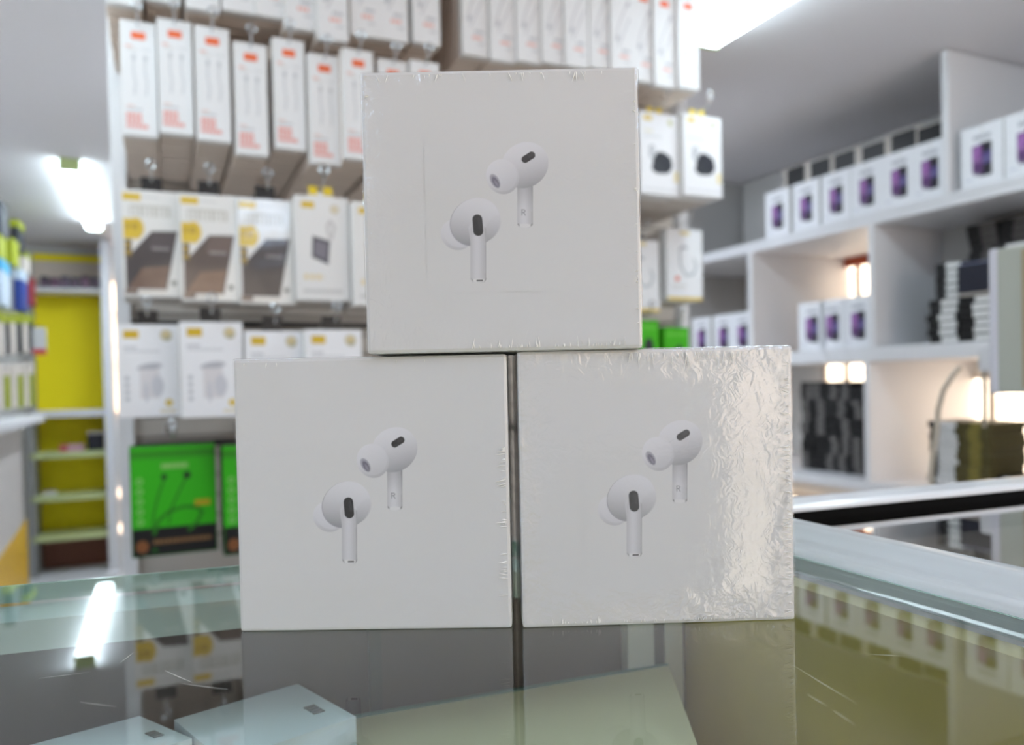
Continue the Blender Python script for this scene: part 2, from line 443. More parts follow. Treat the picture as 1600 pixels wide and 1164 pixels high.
# white profile on the right edge
pr = empty('counter_profile', (CORN.x, CORN.y, ZG)); tag(pr, 'white moulded profile running along the right edge of the glass counter', 'trim')
def prof_mesh(path_a, path_b, out, pts, m, name, parent, org):
    """pts: closed cross-section (across, height)"""
    mb = MB(); n = len(pts)
    for p in (path_a, path_b):
        for (c, h) in pts: mb.v.append(tuple(p + out * c + Vector((0, 0, h)) - org))
    mb.f = [(i, (i + 1) % n, n + (i + 1) % n, n + i) for i in range(n)] + [tuple(range(n)), tuple(reversed(range(n, 2 * n)))]
    return mb.build(name, m, parent)
org = Vector((CORN.x, CORN.y, ZG))
pa = Vector((CORN.x, CORN.y, ZG)) - dR * .03; pb = pa + dR * .95
out = -nR
sect = [(.002, -.02), (.002, .001), (.004, .0035), (.009, .0045), (.0125, .0065), (.014, .010), (.0165, .0125), (.022, .0135), (.026, .012), (.0265, -.02)]
smooth(prof_mesh(pa, pb, out, sect, M_ALU, 'moulding', pr, org))

# second counter beyond it, edge parallel to the shop
g1, g2 = at_z(1245, 813, ZG), at_z(1600, 776, ZG)
ge = (g2 - g1); ge.z = 0; ge.normalize(); gn = Vector((ge.y, -ge.x, 0))         # gn towards the viewer
c2 = empty('side_counter', (g1.x, g1.y, 0)); c2o = Vector((-g1.x, -g1.y, 0)); tag(c2, 'dark glass side counter to the right with a black and white rail', 'counter')
A = isect(g1, g2, pa + out * .027, pb + out * .027); A.z = 0
pl = [A, A + dR * .8, A + dR * .8 + ge * .9, A + ge * .9]
def c2b(mb, name, m):
    o = mb.build(name, m, c2); o.location = c2o; return o
c2b(MB().prism([(p.x, p.y) for p in pl], ZG - .006, ZG - .0005), 'glass_top', clear_mat('side_glass', (.8, .82, .8), 1.55, 1.9, .08))
c2b(MB().prism([(p.x, p.y) for p in pl], .60, .61), 'inner_board', mat('brown_board', (120, 98, 84), .6, var=.2))
c2b(MB().prism([(p.x, p.y) for p in [q + gn * .0 for q in pl]], .0, .60), 'base_cabinet', M_GREYLAM)
b0, b1 = A, A + ge * .9
c2b(strip(b0, b1, -gn, .012, ZG - .02, ZG + .0052), 'black_strip', mat('matt_black_gasket', (14, 14, 14), .85, spec=.1))
o = prof_mesh(Vector((b0.x, b0.y, ZG)), Vector((b1.x, b1.y, ZG)), -gn, [(-.001, .0053), (-.001, .0075), (.002, .0095), (.016, .011), (.024, .010), (.025, .0053)], M_ALU, 'white_rail', c2, Vector((g1.x, g1.y, 0)))
c2b(strip(b0 - gn * .001, b1 - gn * .001, -gn, .010, .0, ZG - .02), 'back_panel', M_GREYLAM)

# small cartons inside the counter
def inner_carton(c_far, c_left, c_right, z, label):
    a, l, r = at_z(*c_far, z), at_z(*c_left, z), at_z(*c_right, z)
    ex = (r - a); ex.z = 0; ey = (l - a); ey.z = 0
    base = a + (ex + ey) / 2; e = empty('small_carton', (base.x, base.y, .80)); tag(e, label, 'carton', 'cartons inside the glass counter')
    h = z - .80
    poly = [a, l, l + ex, r]
    area = sum(poly[i].x * poly[(i + 1) % 4].y - poly[(i + 1) % 4].x * poly[i].y for i in range(4))
    if area < 0: poly = poly[::-1]
    off = Vector((base.x, base.y, 0))
    MB().prism([((p - off).x, (p - off).y) for p in poly], 0, h - .001).build('body', mat('pale_blue_white_card', (214, 226, 234), .5, var=.02), e)
    q = a + ex * .55 + ey * .12
    mbx = MB()
    for k in range(4):
        w = q + ex * (.05 * k) - off
        mbx.prism([(w.x, w.y), ((w + ey * .0 + ex * .03).x, (w + ex * .03).y), ((w + ex * .03 + ey * .09).x, (w + ex * .03 + ey * .09).y), ((w + ey * .09).x, (w + ey * .09).y)][::-1], h - .0009, h - .0004)
    mbx.build('printed_mark', mat('grey_ink', (120, 124, 128), .6), e)
inner_carton((465, 1065), (272, 1121), (556, 1116), .945, 'pale carton under the glass, the larger one below the left box')
inner_carton((218, 1115), (40, 1162), (300, 1150), .945, 'pale carton under the glass near the bottom left corner')

# ------------------------------------------------------------------ the three earbud boxes
PAPER = 0.66
def ear_print():
    S_ = 20.85 * 1000            # artwork units per metre
    W, H = 1060, 1200
    p = Paint(W / S_, H / S_, 4.2 / S_, (.80, .80, .80))
    # artwork coordinates, straightened by the picture's roll
    a = math.radians(1.2); xb = p.X * S_ - W / 2; yb = p.Y * S_ - H / 2
    p.X = xb * math.cos(a) + yb * math.sin(a) + 509; p.Y = -xb * math.sin(a) + yb * math.cos(a) + 582
    p.soft = 3.5
    def g(v, b=1.03): return np.array([v, v * 1.0, v * b])
    def grad(cx, cy, ra, rb, hi, lo, dx, dy, pw=1.5):
        def f(X, Y):
            t = np.clip(((X - cx) / ra * dx + (Y - cy) / rb * dy) * .5 + .5, 0, 1) ** pw
            v = hi + (lo - hi) * t
            return np.stack([v, v, v * 1.05], -1)
        return f
    def stemgrad(x0, x1, y0, y1, top_, bot):
        def f(X, Y):
            t = np.clip((X - x0) / (x1 - x0), 0, 1); v = .60 + .18 * np.sin(t * math.pi * .9 + .35) ** 2
            v = v * (top_ + (bot - top_) * np.clip((Y - y0) / (y1 - y0), 0, 1))
            v = v - .12 * (t > .93) * 1.0
            return np.stack([v, v, v * 1.045], -1)
        return f
    # right-hand earbud
    p.rect(662, 380, 778, 702, stemgrad(662, 778, 380, 560, .70, 1.03), r=26)
    p.ell(720, 688, 50, 14, (.86, .86, .87))
    p.ell(673, 682, 5, 10, (.28, .28, .28), -.5); p.ell(769, 682, 5, 10, (.28, .28, .28), .5)
    p.ell(718, 240, 182, 165, grad(718, 240, 182, 165, .88, .40, .30, .95, 1.7), math.radians(-38))
    p.ell(552, 326, 121, 131, grad(552, 326, 121, 131, .90, .50, .35, .75, 1.5), math.radians(-25))
    p.ell(549, 318, 108, 118, grad(549, 318, 108, 118, .88, .66, .35, .75, 1.4), math.radians(-25), .7)
    p.ell(497, 358, 31, 57, (.44, .43, .50), math.radians(-30)); p.ell(501, 366, 20, 44, (.20, .19, .25), math.radians(-30)); p.ell(507, 376, 9, 26, (.32, .31, .38), math.radians(-30))
    p.cap(721, 197, 769, 167, 27, (.022, .022, .025)); p.cap(752, 172, 771, 162, 14, (.05, .05, .055))
    ink = (.30, .30, .34)
    p.line([(697, 610), (697, 570)], 3.2, ink); p.line([(697, 571), (714, 571), (721, 580), (714, 590), (697, 590)], 3.0, ink); p.line([(709, 590), (722, 611)], 3.2, ink)
    # left-hand earbud
    p.ell(212, 755, 122, 112, grad(212, 755, 122, 112, .86, .58, -.1, .9, 2.2), math.radians(35))
    p.ell(222, 748, 108, 98, grad(222, 748, 108, 98, .83, .78, -.1, .9, 2.0), math.radians(35), .6)
    p.ell(346, 662, 192, 172, (.30, .29, .34), math.radians(-35), .75)
    p.ell(350, 658, 190, 170, grad(350, 658, 190, 170, .87, .36, -.15, .95, 1.7), math.radians(-35))
    def lobe(X, Y):
        t = np.clip((Y - 640) / 200, 0, 1); v = .72 - .38 * t
        return np.stack([v, v, v * 1.05], -1)
    p.ell(478, 705, 50, 100, lobe, math.radians(28), .55)
    p.poly([(300, 700), (330, 640), (408, 640), (428, 700), (428, 800), (312, 800)], (.72, .72, .75))
    p.rect(313, 690, 430, 1112, stemgrad(313, 430, 690, 820, 1.0, 1.0), r=28)
    p.ell(374, 1096, 54, 13, (.88, .88, .89))
    p.ell(326, 1092, 4, 11, (.32, .32, .32), -.5); p.ell(424, 1092, 4, 11, (.32, .32, .32), .5)
    p.cap(364, 1097, 402, 1096, 6, (.04, .04, .04))
    p.cap(365, 642, 372, 728, 37, (.022, .022, .025)); p.cap(376, 640, 386, 700, 12, (.045, .045, .05))
    p.C = p.C * (PAPER / .80)
    return p, W / S_, H / S_
p, EW, EH = ear_print()
# restore plain coordinates before building the grid
xs = np.linspace(0, EW, p.nx); ys = np.linspace(0, EH, p.ny); p.X, p.Y = np.meshgrid(xs, ys)
ME_EAR = p.mesh('earbud_print', M_PRINT_EAR)
M_PAPER = bpy.data.materials.new('white_paper'); M_PAPER.use_nodes = True
_b = M_PAPER.node_tree.nodes['Principled BSDF']; _b.inputs['Base Color'].default_value = (PAPER, PAPER, PAPER, 1); _b.inputs['Roughness'].default_value = 0.6; _b.inputs['Specular IOR Level'].default_value = 0.25
M_CREASE = mat('creased_film', (253, 251, 247), 0.25, var=0.02)  # creased film; bright highlights along the creases are put into its near-white colour

def earbud_box(q, D, h_extra, yaw, label, film, creases, seed):
    """q: pixel corners TL, TR, BL, BR of the front face"""
    tl, tr, bl, br = [at_D(*c, D) for c in q]
    w = ((tr - tl).length + (br - bl).length) / 2; h = ((tl - bl).length + (tr - br).length) / 2
    base = (bl + br) / 2; dep = .046
    roll = 0.0
    ang = yaw
    e = empty('earbud_box', (base.x, base.y, h_extra), ang); tag(e, label, 'box', 'white earbud boxes stacked on the glass counter')
    MB().box(-w / 2, w / 2, 0, dep, 0, h, .0012).build('carton', M_PAPER, e)
    pr_ = obj('earbud_print', ME_EAR, e); pr_.location = (-.0019, -.00012, h / 2 - EH / 2 - .0002)
    f_ = MB().box(-w / 2 - .0004, w / 2 + .0004, -.0005, dep + .0004, 0.0001, h + .0004, .0013).build('shrink_wrap', film, e)
    r = random.Random(seed); mbx = MB()
    for side, t0, t1, n, lmin, lmax, slant in creases:
        for _ in range(n):
            t = t0 + (t1 - t0) * r.random(); L = lmin + (lmax - lmin) * r.random() ** 2; wd = .00012 + .00016 * r.random(); sl = (r.random() - .5) * slant
            if side == 'top': a = Vector((-w / 2 + t * w, 0, h - .0015)); b = a + Vector((sl * L, 0, -L)); nrm = Vector((1, 0, 0))
            elif side == 'bottom': a = Vector((-w / 2 + t * w, 0, .0012)); b = a + Vector((sl * L, 0, L)); nrm = Vector((1, 0, 0))
            elif side == 'right': a = Vector((w / 2 - .0012, 0, h - t * h)); b = a + Vector((-L, 0, sl * L)); nrm = Vector((0, 0, 1))
            else: a = Vector((-w / 2 + .0012, 0, h - t * h)); b = a + Vector((L, 0, sl * L)); nrm = Vector((0, 0, 1))
            y0, y1 = Vector((0, -.00055, 0)), Vector((0, -.0009, 0)); m_ = (a * .6 + b * .4)
            mbx.add([a + y0 - nrm * wd * .4, m_ + y0 - nrm * wd, b + y0, m_ + y0 + nrm * wd, a + y0 + nrm * wd * .4, m_ + y1], [(0, 1, 5), (1, 2, 5), (2, 3, 5), (3, 4, 5), (4, 0, 5)])
    tag(mbx.build('wrap_creases', M_CREASE, e), kind='stuff')
    return e, w, h
FILM_A = clear_mat('shrink_film_smooth', (.985, .985, .985), 1.5, 1.2, .01, .06, film_bump(.01, .10))
FILM_B = clear_mat('shrink_film_wrinkled', (.985, .985, .985), 1.5, 1.9, .07, .06, film_bump(.04, .42))
FILM_C = clear_mat('shrink_film_taut', (.985, .985, .985), 1.5, 1.9, .04, .08, film_bump(.02, .22))
earbud_box([(365, 562), (795, 552), (374, 987), (800, 981)], .2800, ZG, math.radians(-1.3),
           'left box of the bottom pair, white carton with two printed earbuds', FILM_A,
           [('right', .33, .88, 34, .0012, .0045, .5), ('top', .02, .98, 5, .0008, .002, .6)], 1)
earbud_box([(806, 550), (1238, 543), (817, 983), (1245, 970)], .2800, ZG, math.radians(1.8),
           'right box of the bottom pair, white carton in wrinkled shiny film', FILM_B,
           [('top', .40, .82, 40, .002, .007, .5), ('right', .05, .97, 90, .0012, .0045, .7), ('bottom', .1, .98, 46, .0008, .003, .8)], 2)
earbud_box([(565, 114), (1000, 105), (575, 553), (1003, 547)], .2755, ZG + .1009, math.radians(0.0),
           'top box of the pyramid, white carton with two printed earbuds', FILM_C,
           [('top', .02, .9, 26, .0007, .0040, .9), ('bottom', .38, .95, 40, .001, .0042, .5), ('right', .05, .95, 22, .0005, .0016, .8), ('left', .0, .1, 3, .001, .004, 1.5)], 3)

# ------------------------------------------------------------------ hook panel with hanging stock
VB = 1.90
panel = empty('hook_panel', S(.62, VB, 0), YAW); tag(panel, 'tall white hook panel covered with hanging accessory boxes', 'display panel')
uL = at_v(193, 300, VB)[0]; uR = 1.42
u0, u1 = uL - .62, uR - .62
MB().box(u0, u1, .0, .02, .05, ZC - .003).build('back_panel', mat('beige_slat_panel', (188, 180, 172), .6, var=.05), panel)
MB().box(u0 - .022, u0 + .008, -.035, .03, .0, ZC - .003, .003).build('side_post', M_WHITE, panel)
MB().box(u1 - .008, u1 + .022, -.035, .03, .0, ZC - .003, .003).build('side_post', M_WHITE, panel)
um = at_v(706, 50, VB)[0] - .62
MB().box(um - .02, um + .02, -.03, .0, .05, ZC - .003, .003).build('middle_post', mat('grey_post', (120, 112, 108), .5), panel)
RAILZ = [at_v(300, 505, VB - .02)[1], at_v(280, 694, VB - .02)[1], 1.50, 1.80, 1.36]
for z in RAILZ:
    MB().box(u0 + .01, u1 - .01, -.014, -.001, z - .007, z + .007, .002).build('cross_rail', M_BLACK, panel)
for k in range(26):
    z = .75 + k * .046
    MB().box(u0 + .01, u1 - .01, -.003, .001, z, z + .004).build('slat_groove', mat('groove_shadow', (120, 112, 106), .7), panel)
MB().box(u0, u1, -.05, .03, .0, .66, .003).build('base_cabinet', M_GREYLAM, panel)

def hook_mesh(L):
    mb = MB(); mb.box(-.012, .012, -.004, .0, -.014, .014, .001)
    pts = [(0, 0, 0), (0, -L * .5, 0), (0, -L, .002), (0, -L - .010, .008), (0, -L - .014, .020)]
    mb.tube(pts, .0017, 8)
    c = Vector((0, -L - .014, .026))
    mb.tube([c + Vector((.007 * math.cos(t * math.pi / 6), 0, .007 * math.sin(t * math.pi / 6))) for t in range(12)], .0019, 6, True)
    return mb.mesh('peg_hook', M_STEEL)
HOOKN = {}
def hook(u, z, vfront, label):
    L = round(VB - .016 - vfront + .016, 2)
    if L not in HOOKN: HOOKN[L] = hook_mesh(L)
    o = obj('peg_hook', HOOKN[L], None, S(u, VB - .016, z), YAW); tag(o, label, 'hook', 'wire hooks on the hook panel'); return o

# --- slim cable cartons (two upper rows)
CW, CH, CT = .058, .205, .0172
def cable_print_b():
    p = Paint(CW - .002, CH - .002, .0013, (236, 236, 238)); w = CW
    p.rect(.017, .018, .040, .031, (236, 92, 30), r=.002); p.words(.0195, .022, .038, .004, (250, 170, 120), .5)
    p.words(.007, .043, .018, .0035, (235, 140, 110), .7); p.words(.010, .049, .026, .0028, (190, 186, 176), .6); p.words(.034, .047, .048, .003, (190, 192, 196), .6)
    for x in (.020, .039):
        p.line([(x, .062), (x - .001, .085), (x + .002, .11), (x, .130)], .0014, (206, 208, 212)); p.ell(x, .064, .003, .006, (198, 200, 204))
    p.words(.007, .150, .020, .0022, (230, 150, 120), .7); p.words(.007, .155, .032, .003, (150, 150, 156), .7)
    for k, x1 in enumerate((.030, .032, .041)): p.words(.006, .164 + k * .0095, x1, .0068, (232, 96, 62), .85, .25)
    return p.mesh('front_print', M_PRINT)
def cable_print_a():
    p = Paint(CW - .002, CH - .002, .0013, (232, 231, 233))
    p.rect(.017, .014, .040, .027, (236, 92, 30), r=.002)
    p.line([(.012, .13), (.020, .10), (.030, .075), (.044, .045)], .002, (206, 204, 208)); p.line([(.018, .145), (.034, .11), (.048, .08)], .0015, (200, 198, 204))
    p.ell(.044, .05, .004, .008, (196, 194, 200), .5); p.ell(.016, .128, .004, .007, (190, 190, 196), .5)
    p.words(.028, .150, .048, .006, (140, 140, 150), .7); p.words(.022, .162, .044, .007, (232, 120, 96), .75); p.words(.034, .175, .048, .005, (150, 150, 156), .5)
    return p.mesh('front_print', M_PRINT)
ME_CB, ME_CA = cable_print_b(), cable_print_a()
ME_CBODY = MB().box(-CW / 2, CW / 2, 0, CT, 0, CH, .0009).mesh('carton', M_CARD)
ME_CBACK = MB().box(-CW / 2, CW / 2, 0.0012, CT - .0012, 0, CH, .0012).mesh('cable_carton', mat('warm_shaded_card', (228, 212, 200), .6, var=.04))  # shade and warm bounce of the stack undersides put into the card colour
rest = MB()
def cable_stack(xc, ybot, v, pm, rowname, i, n_ind=9, side=None):
    u, z = at_v(xc, ybot, v)
    e = empty('cable_carton', S(u, v, z), YAW)
    tag(e, f'front white slim carton on the {ORD[i]} hook from left, {rowname}', 'carton', f'slim white cartons, {rowname}')
    obj('carton', ME_CBODY, e); obj('front_print', pm, e, (0, -.0004, .001))
    n = int((VB - .03 - v) / (CT + .0006))
    jr = random.Random(i * 31 + int(ybot))
    for k in range(1, n):
        du, dz = (jr.random() - .5) * .003, (jr.random() - .5) * .0025
        vv = v + k * (CT + .0006)
        if k <= n_ind:
            o = obj('cable_carton', ME_CBACK, None, S(u + du, vv, z + dz), YAW + (jr.random() - .5) * .03)
            tag(o, f'{ORD[k - 1]} carton behind the front one, {ORD[i]} hook, {rowname}', 'carton', f'cartons queued on the {ORD[i]} hook, {rowname}')
        else:
            c = S(u + du, vv, z + dz); m = Matrix.Translation(c) @ Matrix.Rotation(YAW, 4, 'Z')
            vs = [m @ Vector(q) for q in [(x, y, zz) for x in (-CW / 2, CW / 2) for y in (0, CT) for zz in (0, CH)]]
            rest.add(vs, [(0, 1, 3, 2), (4, 6, 7, 5), (0, 4, 5, 1), (2, 3, 7, 6), (0, 2, 6, 4), (1, 5, 7, 3)])
    hook(u, z + CH - .010, v, f'wire hook behind the {ORD[i]} slim carton stack, {rowname}')
def v_from_height(xc, yt, yb, H):
    return v_of(xc, (yt + yb) / 2, H * F / (yb - yt))
rowB = [(220, 36, 213), (277, 34, 210), (335.5, 45, 221), (395, 70, 243), (454.5, 64, 234), (510, 88, 257), (563, 80, 250), (617, 96, 262), (667, 98, 262)]
for i, (xc, yt, yb) in enumerate(rowB):
    cable_stack(xc, yb, v_from_height(xc, yt, yb, CH), ME_CB, 'second row from top', i)
rowA = [(194, 7, 1.53), (255, 3, 1.53), (317, 16, 1.51), (372, 19, 1.51), (424, 27, 1.50), (471, 46, 1.48), (521, 63, 1.46), (571, 57, 1.47), (616, 64, 1.47), (667, 69, 1.47),
        (743, 88, 1.48), (787, 96, 1.47), (828, 98, 1.46), (867, 100, 1.45), (902, 105, 1.44), (940, 108, 1.44), (973, 116, 1.43), (1007, 128, 1.43), (1040, 136, 1.42), (1077, 139, 1.41)]
for i, (xc, yb, v) in enumerate(rowA):
    cable_stack(xc, yb, v, ME_CA, 'topmost row', i, 8)
if rest.v:
    o = rest.build('cable_carton_stock', ME_CBACK.materials[0]); tag(o, 'rest of the slim white cartons deep on the two upper rows of hooks', 'cartons', kind='stuff')

# --- larger hanging boxes
def hang_box(name, xc, yt, yb, w, H, dep, pm, label, group, cat='box', v=None, tab=None, n=1, body=M_CARD, hooklabel=None, tilt=0.0):
    if v is None: v = v_from_height(xc, yt, yb, H)
    u, z = at_v(xc, yb, v)
    for k in range(n):
        if k == 0:
            e = empty(name, S(u, v, z), YAW + tilt); tag(e, label, cat, group)
            MB().box(-w / 2, w / 2, 0, dep, 0, H, .0015).build('carton', body, e)
            obj('front_print', pm, e, (0, -.0005, .001))
            if tab == 'black':
                MB().box(-.017, .017, dep * .4, dep * .4 + .0015, H - .002, H + .026, .0006).build('hang_tab', M_BLACK, e)
            elif tab == 'yellow':
                mb = MB(); mb.box(-.022, .022, dep * .4, dep * .4 + .0015, H - .002, H + .010, .0006); mb.build('hang_tab', M_CARD, e)
                for s_ in (-1, 1): MB().box(s_ * .013 - .008, s_ * .013 + .008, dep * .4 - .0015, dep * .4, H + .004, H + .019, .0007).build('tab_mark', M_YELTAB, e)
        else:
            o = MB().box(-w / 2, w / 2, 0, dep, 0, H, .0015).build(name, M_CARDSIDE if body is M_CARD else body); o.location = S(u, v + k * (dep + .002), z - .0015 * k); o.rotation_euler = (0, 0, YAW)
            tag(o, f'{ORD[k - 1]} one behind: ' + label, cat, group)
    hook(u, z + H + .012, v, hooklabel or ('wire hook carrying ' + label)); return u, v, z

BW, BH = .0985, .186
def bank_print(tone, glow):
    p = Paint(BW - .002, BH - .002, .0016, (238, 237, 234))
    p.rect(.002, .006, .030, .018, (226, 190, 30)); p.words(.034, .009, .060, .004, (205, 205, 205), .7)
    
    for k in range(9): p.rect(.012 + k * .0075, .027, .0145 + k * .0075 + .001 * (k % 3), .045, (168, 164, 146), .6)
    p.rect(.014, .026, .074, .029, (168, 164, 146), .5)
    p.poly([(.046, .070), (.088, .068), (.068, .172), (.004, .172), (.004, .120)], tone)
    p.poly([(.048, .072), (.086, .070), (.081, .098), (.040, .100)], tuple(c * 1.25 if c * 1.25 < 255 else 255 for c in tone))
    p.words(.046, .098, .074, .0045, (190, 185, 185), .6)
    if glow: p.poly([(.030, .135), (.074, .130), (.066, .170), (.006, .172)], glow, .45)  # warm reflection on the film, painted into the artwork
    p.rect(.002, .050, .026, .085, (226, 192, 36)); p.ell(.022, .066, .012, .018, (226, 192, 36)); p.words(.006, .058, .026, .010, (180, 140, 20), .8)
    p.rect(.003, .086, .014, .118, (90, 78, 50)); p.words(.004, .092, .013, .007, (210, 170, 40), .8); p.words(.004, .105, .013, .007, (210, 170, 40), .8)
    p.ell(.080, .160, .004, .0045, (90, 100, 90)); p.rect(.024, .172, .066, .181, (232, 228, 222)); p.rect(.002, .172, .022, .181, (120, 100, 88))
    return p.mesh('front_print', M_PRINT_GLOSS)
def cube_print():
    p = Paint(BW - .004, BH - .002, .0016, (238, 237, 236))
    p.rect(.012, .010, .034, .021, (226, 190, 40)); p.ell(.070, .021, .008, .008, (214, 204, 184)); p.ell(.070, .021, .005, .005, (232, 220, 190))
    p.line([(.060, .072), (.056, .052), (.062, .042), (.069, .052), (.064, .074)], .0022, (206, 204, 204))
    p.poly([(.030, .070), (.061, .078), (.057, .120), (.028, .108)], (92, 90, 98)); p.poly([(.034, .077), (.056, .083), (.053, .112), (.032, .104)], (132, 128, 138))
    p.words(.014, .138, .048, .010, (236, 214, 160), .8); p.words(.012, .165, .082, .006, (186, 186, 184), .7, .2)
    return p.mesh('front_print', M_PRINT)
GC = 'power bank boxes in the middle row'
hang_box('power_bank_box', 242, 299, 464, BW, BH, .03, bank_print((56, 50, 53), (150, 112, 86)), 'leftmost power bank box with yellow badge and dark slab picture', GC, tab='black', n=3)
hang_box('power_bank_box', 331.5, 305, 471, BW - .002, BH, .03, bank_print((80, 66, 60), (160, 120, 90)), 'second power bank box from left, with a brownish slab picture', GC, tab='black', n=3)
hang_box('power_bank_box', 420, 312, 475, BW - .001, BH, .03, bank_print((44, 40, 43), None), 'third power bank box from left, with the darkest slab picture', GC, tab='black', n=3)
hang_box('power_bank_box', 506, 308, 470, BW - .004, BH, .02, cube_print(), 'white box showing a small grey power bank with a strap loop', GC, tab='yellow', n=5)
hang_box('power_bank_box', 594, 318, 478, BW - .004, BH, .02, cube_print(), 'white box just showing left of the top earbud box, middle row', GC, tab='yellow', n=5)

def charger_print():
    p = Paint(.098, .162, .0016, (250, 250, 253))
    p.rect(.010, .010, .034, .024, (222, 184, 20)); p.ell(.078, .018, .010, .010, (212, 204, 178)); p.ell(.078, .017, .006, .006, (226, 206, 150)); p.ell(.080, .024, .005, .004, (160, 160, 130), 0, .6)
    p.words(.010, .038, .030, .004, (176, 178, 184), .8); p.words(.010, .045, .068, .003, (200, 202, 206), .8)
    p.ell(.050, .074, .020, .006, (190, 190, 196), -.15); p.rect(.034, .078, .066, .130, (232, 228, 230)); p.ell(.062, .108, .010, .018, (214, 214, 220)); p.ell(.044, .118, .004, .018, (216, 216, 222))
    for k in range(4): p.ell(.014, .094 + k * .012, .004, .004, (206, 208, 212))
    p.ell(.080, .138, .006, .006, (226, 196, 60)); p.words(.066, .150, .092, .005, (226, 206, 140), .8)
    return p.mesh('front_print', M_PRINT)
ME_CH = charger_print(); GD = 'charger boxes in the row below the power banks'
hang_box('charger_box', 235, 507, 652, .099, .164, .045, ME_CH, 'leftmost white charger box with yellow logo patch', GD, tab='black', n=2)
hang_box('charger_box', 334, 503, 652, .101, .164, .045, ME_CH, 'second white charger box from left, mostly clear of the earbud box', GD, tab='black', n=2)
hang_box('charger_box', 432, 517, 662, .100, .164, .045, ME_CH, 'third charger box, cut off by the left earbud box', GD, tab='black', n=2)
hang_box('charger_box', 525, 515, 660, .098, .164, .045, ME_CH, 'fourth charger box, lower half hidden by the left earbud box', GD, tab='black', n=2)

def green_print():
    p = Paint(.140, .196, .0018, (50, 190, 0)); 
    p.rect(0, .146, .140, .196, (14, 14, 16)); p.rect(0, .008, .140, .022, (40, 128, 6), .7)
    p.words(.050, .032, .094, .009, (170, 216, 130), .8, .15)
    for k in range(5): p.ell(.014, .062 + k * .018, .0055, .006, (150, 222, 120)); p.ell(.014, .062 + k * .018, .003, .0035, (58, 168, 6))
    dk = (26, 96, 8)
    p.ell(.054, .056, .005, .006, (20, 66, 10)); p.ell(.092, .055, .0065, .007, (14, 46, 12))
    p.line([(.054, .06), (.044, .088), (.036, .12), (.032, .150)], .0014, dk); p.line([(.090, .06), (.076, .088), (.064, .115), (.060, .14)], .0014, dk)
    p.line([(.036, .156), (.042, .135), (.060, .119), (.085, .112), (.108, .114), (.116, .124), (.108, .140), (.094, .154)], .003, (34, 124, 6))
    p.rect(.104, .101, .130, .112, (196, 168, 20)); p.ell(.016, .178, .010, .011, (140, 86, 46)); p.words(.034, .168, .130, .007, (158, 116, 72), .9, .25); p.ell(.036, .186, .005, .004, (20, 90, 20))
    return p.mesh('front_print', M_PRINT)
ME_GR = green_print(); GE = 'green earphone packs in the bottom row'
hang_box('earphone_pack', 275, 694, 866, .142, .198, .03, ME_GR, 'green and black neckband earphone pack left of the earbud boxes', GE, n=2, body=M_BLACK)
hang_box('earphone_pack', 415, 692, 862, .142, .198, .03, ME_GR, 'green and black pack mostly hidden behind the left earbud box', GE, n=2, body=M_BLACK)

# right end of the panel
def earcase_print():
    p = Paint(.110, .186, .002, (240, 240, 244))
    p.rect(.012, .008, .034, .018, (226, 194, 60)); p.ell(.085, .018, .006, .008, (200, 200, 160)); p.words(.014, .040, .036, .005, (232, 220, 170), .7); p.words(.012, .052, .060, .004, (204, 206, 210), .8)
    p.ell(.062, .112, .028, .024, (42, 44, 52), .5); p.ell(.052, .124, .020, .014, (50, 52, 60)); p.poly([(.058, .088), (.086, .098), (.090, .120), (.060, .124)], (44, 46, 56))
    for cy in (.082, .096): p.ell(.034, cy, .009, .008, (170, 172, 178)); p.ell(.036, cy, .005, .005, (225, 226, 230))
    p.rect(.094, .130, .108, .154, (238, 220, 160), .8); p.words(.008, .172, .100, .005, (206, 208, 212), .7)
    return p.mesh('front_print', M_PRINT)
ME_EC = earcase_print()
hang_box('earbud_case_box', 1032, 192, 305, .112, .188, .05, ME_EC, 'white box picturing dark earbuds, partly behind the top earbud box', 'dark earbud boxes at the right end', tab='yellow', n=6, v=1.47)
hang_box('earbud_case_box', 1099, 189, 307, .112, .188, .05, ME_EC, 'white box picturing dark earbuds, outermost at the right end', 'dark earbud boxes at the right end', tab='yellow', n=6, v=1.45)
def neck_print():
    p = Paint(.108, .178, .002, (238, 240, 244))
    p.rect(.040, .004, .070, .014, (232, 214, 150), .8); p.line([(.040, .05), (.048, .044), (.060, .046)], .003, (170, 176, 184)); p.line([(.038, .052), (.040, .09), (.056, .115), (.080, .112), (.090, .09), (.082, .074)], .0028, (186, 194, 200))
    p.ell(.030, .124, .007, .006, (232, 120, 96)); p.words(.014, .140, .056, .004, (206, 200, 190), .8); p.words(.014, .150, .048, .003, (210, 212, 214), .8); p.rect(0, .170, .108, .178, (222, 190, 40))
    return p.mesh('front_print', M_PRINT)
ME_NK = neck_print()
hang_box('neckband_box', 1071, 356, 470, .106, .180, .03, ME_NK, 'white box with yellow bottom band and thin neckband picture', 'neckband boxes at the right end', n=3, v=1.58)
hang_box('neckband_box', 1003, 372, 488, .106, .180, .03, ME_NK, 'white box with yellow bottom band peeking past the top earbud box', 'neckband boxes at the right end', n=3, v=1.60)
def greensmall():
    p = Paint(.076, .098, .002, (66, 186, 10)); p.rect(.006, .012, .070, .022, (110, 210, 70), .7); p.ell(.046, .066, .014, .022, (40, 44, 52)); return p.mesh('front_print', M_PRINT)
ME_GS = greensmall()
hang_box('green_earbud_pack', 1058, 506, 572, .078, .100, .06, ME_GS, 'bright green pack with dark oval above the right earbud box', 'bright green packs at the right end', n=2, v=1.62, body=M_GREEN)
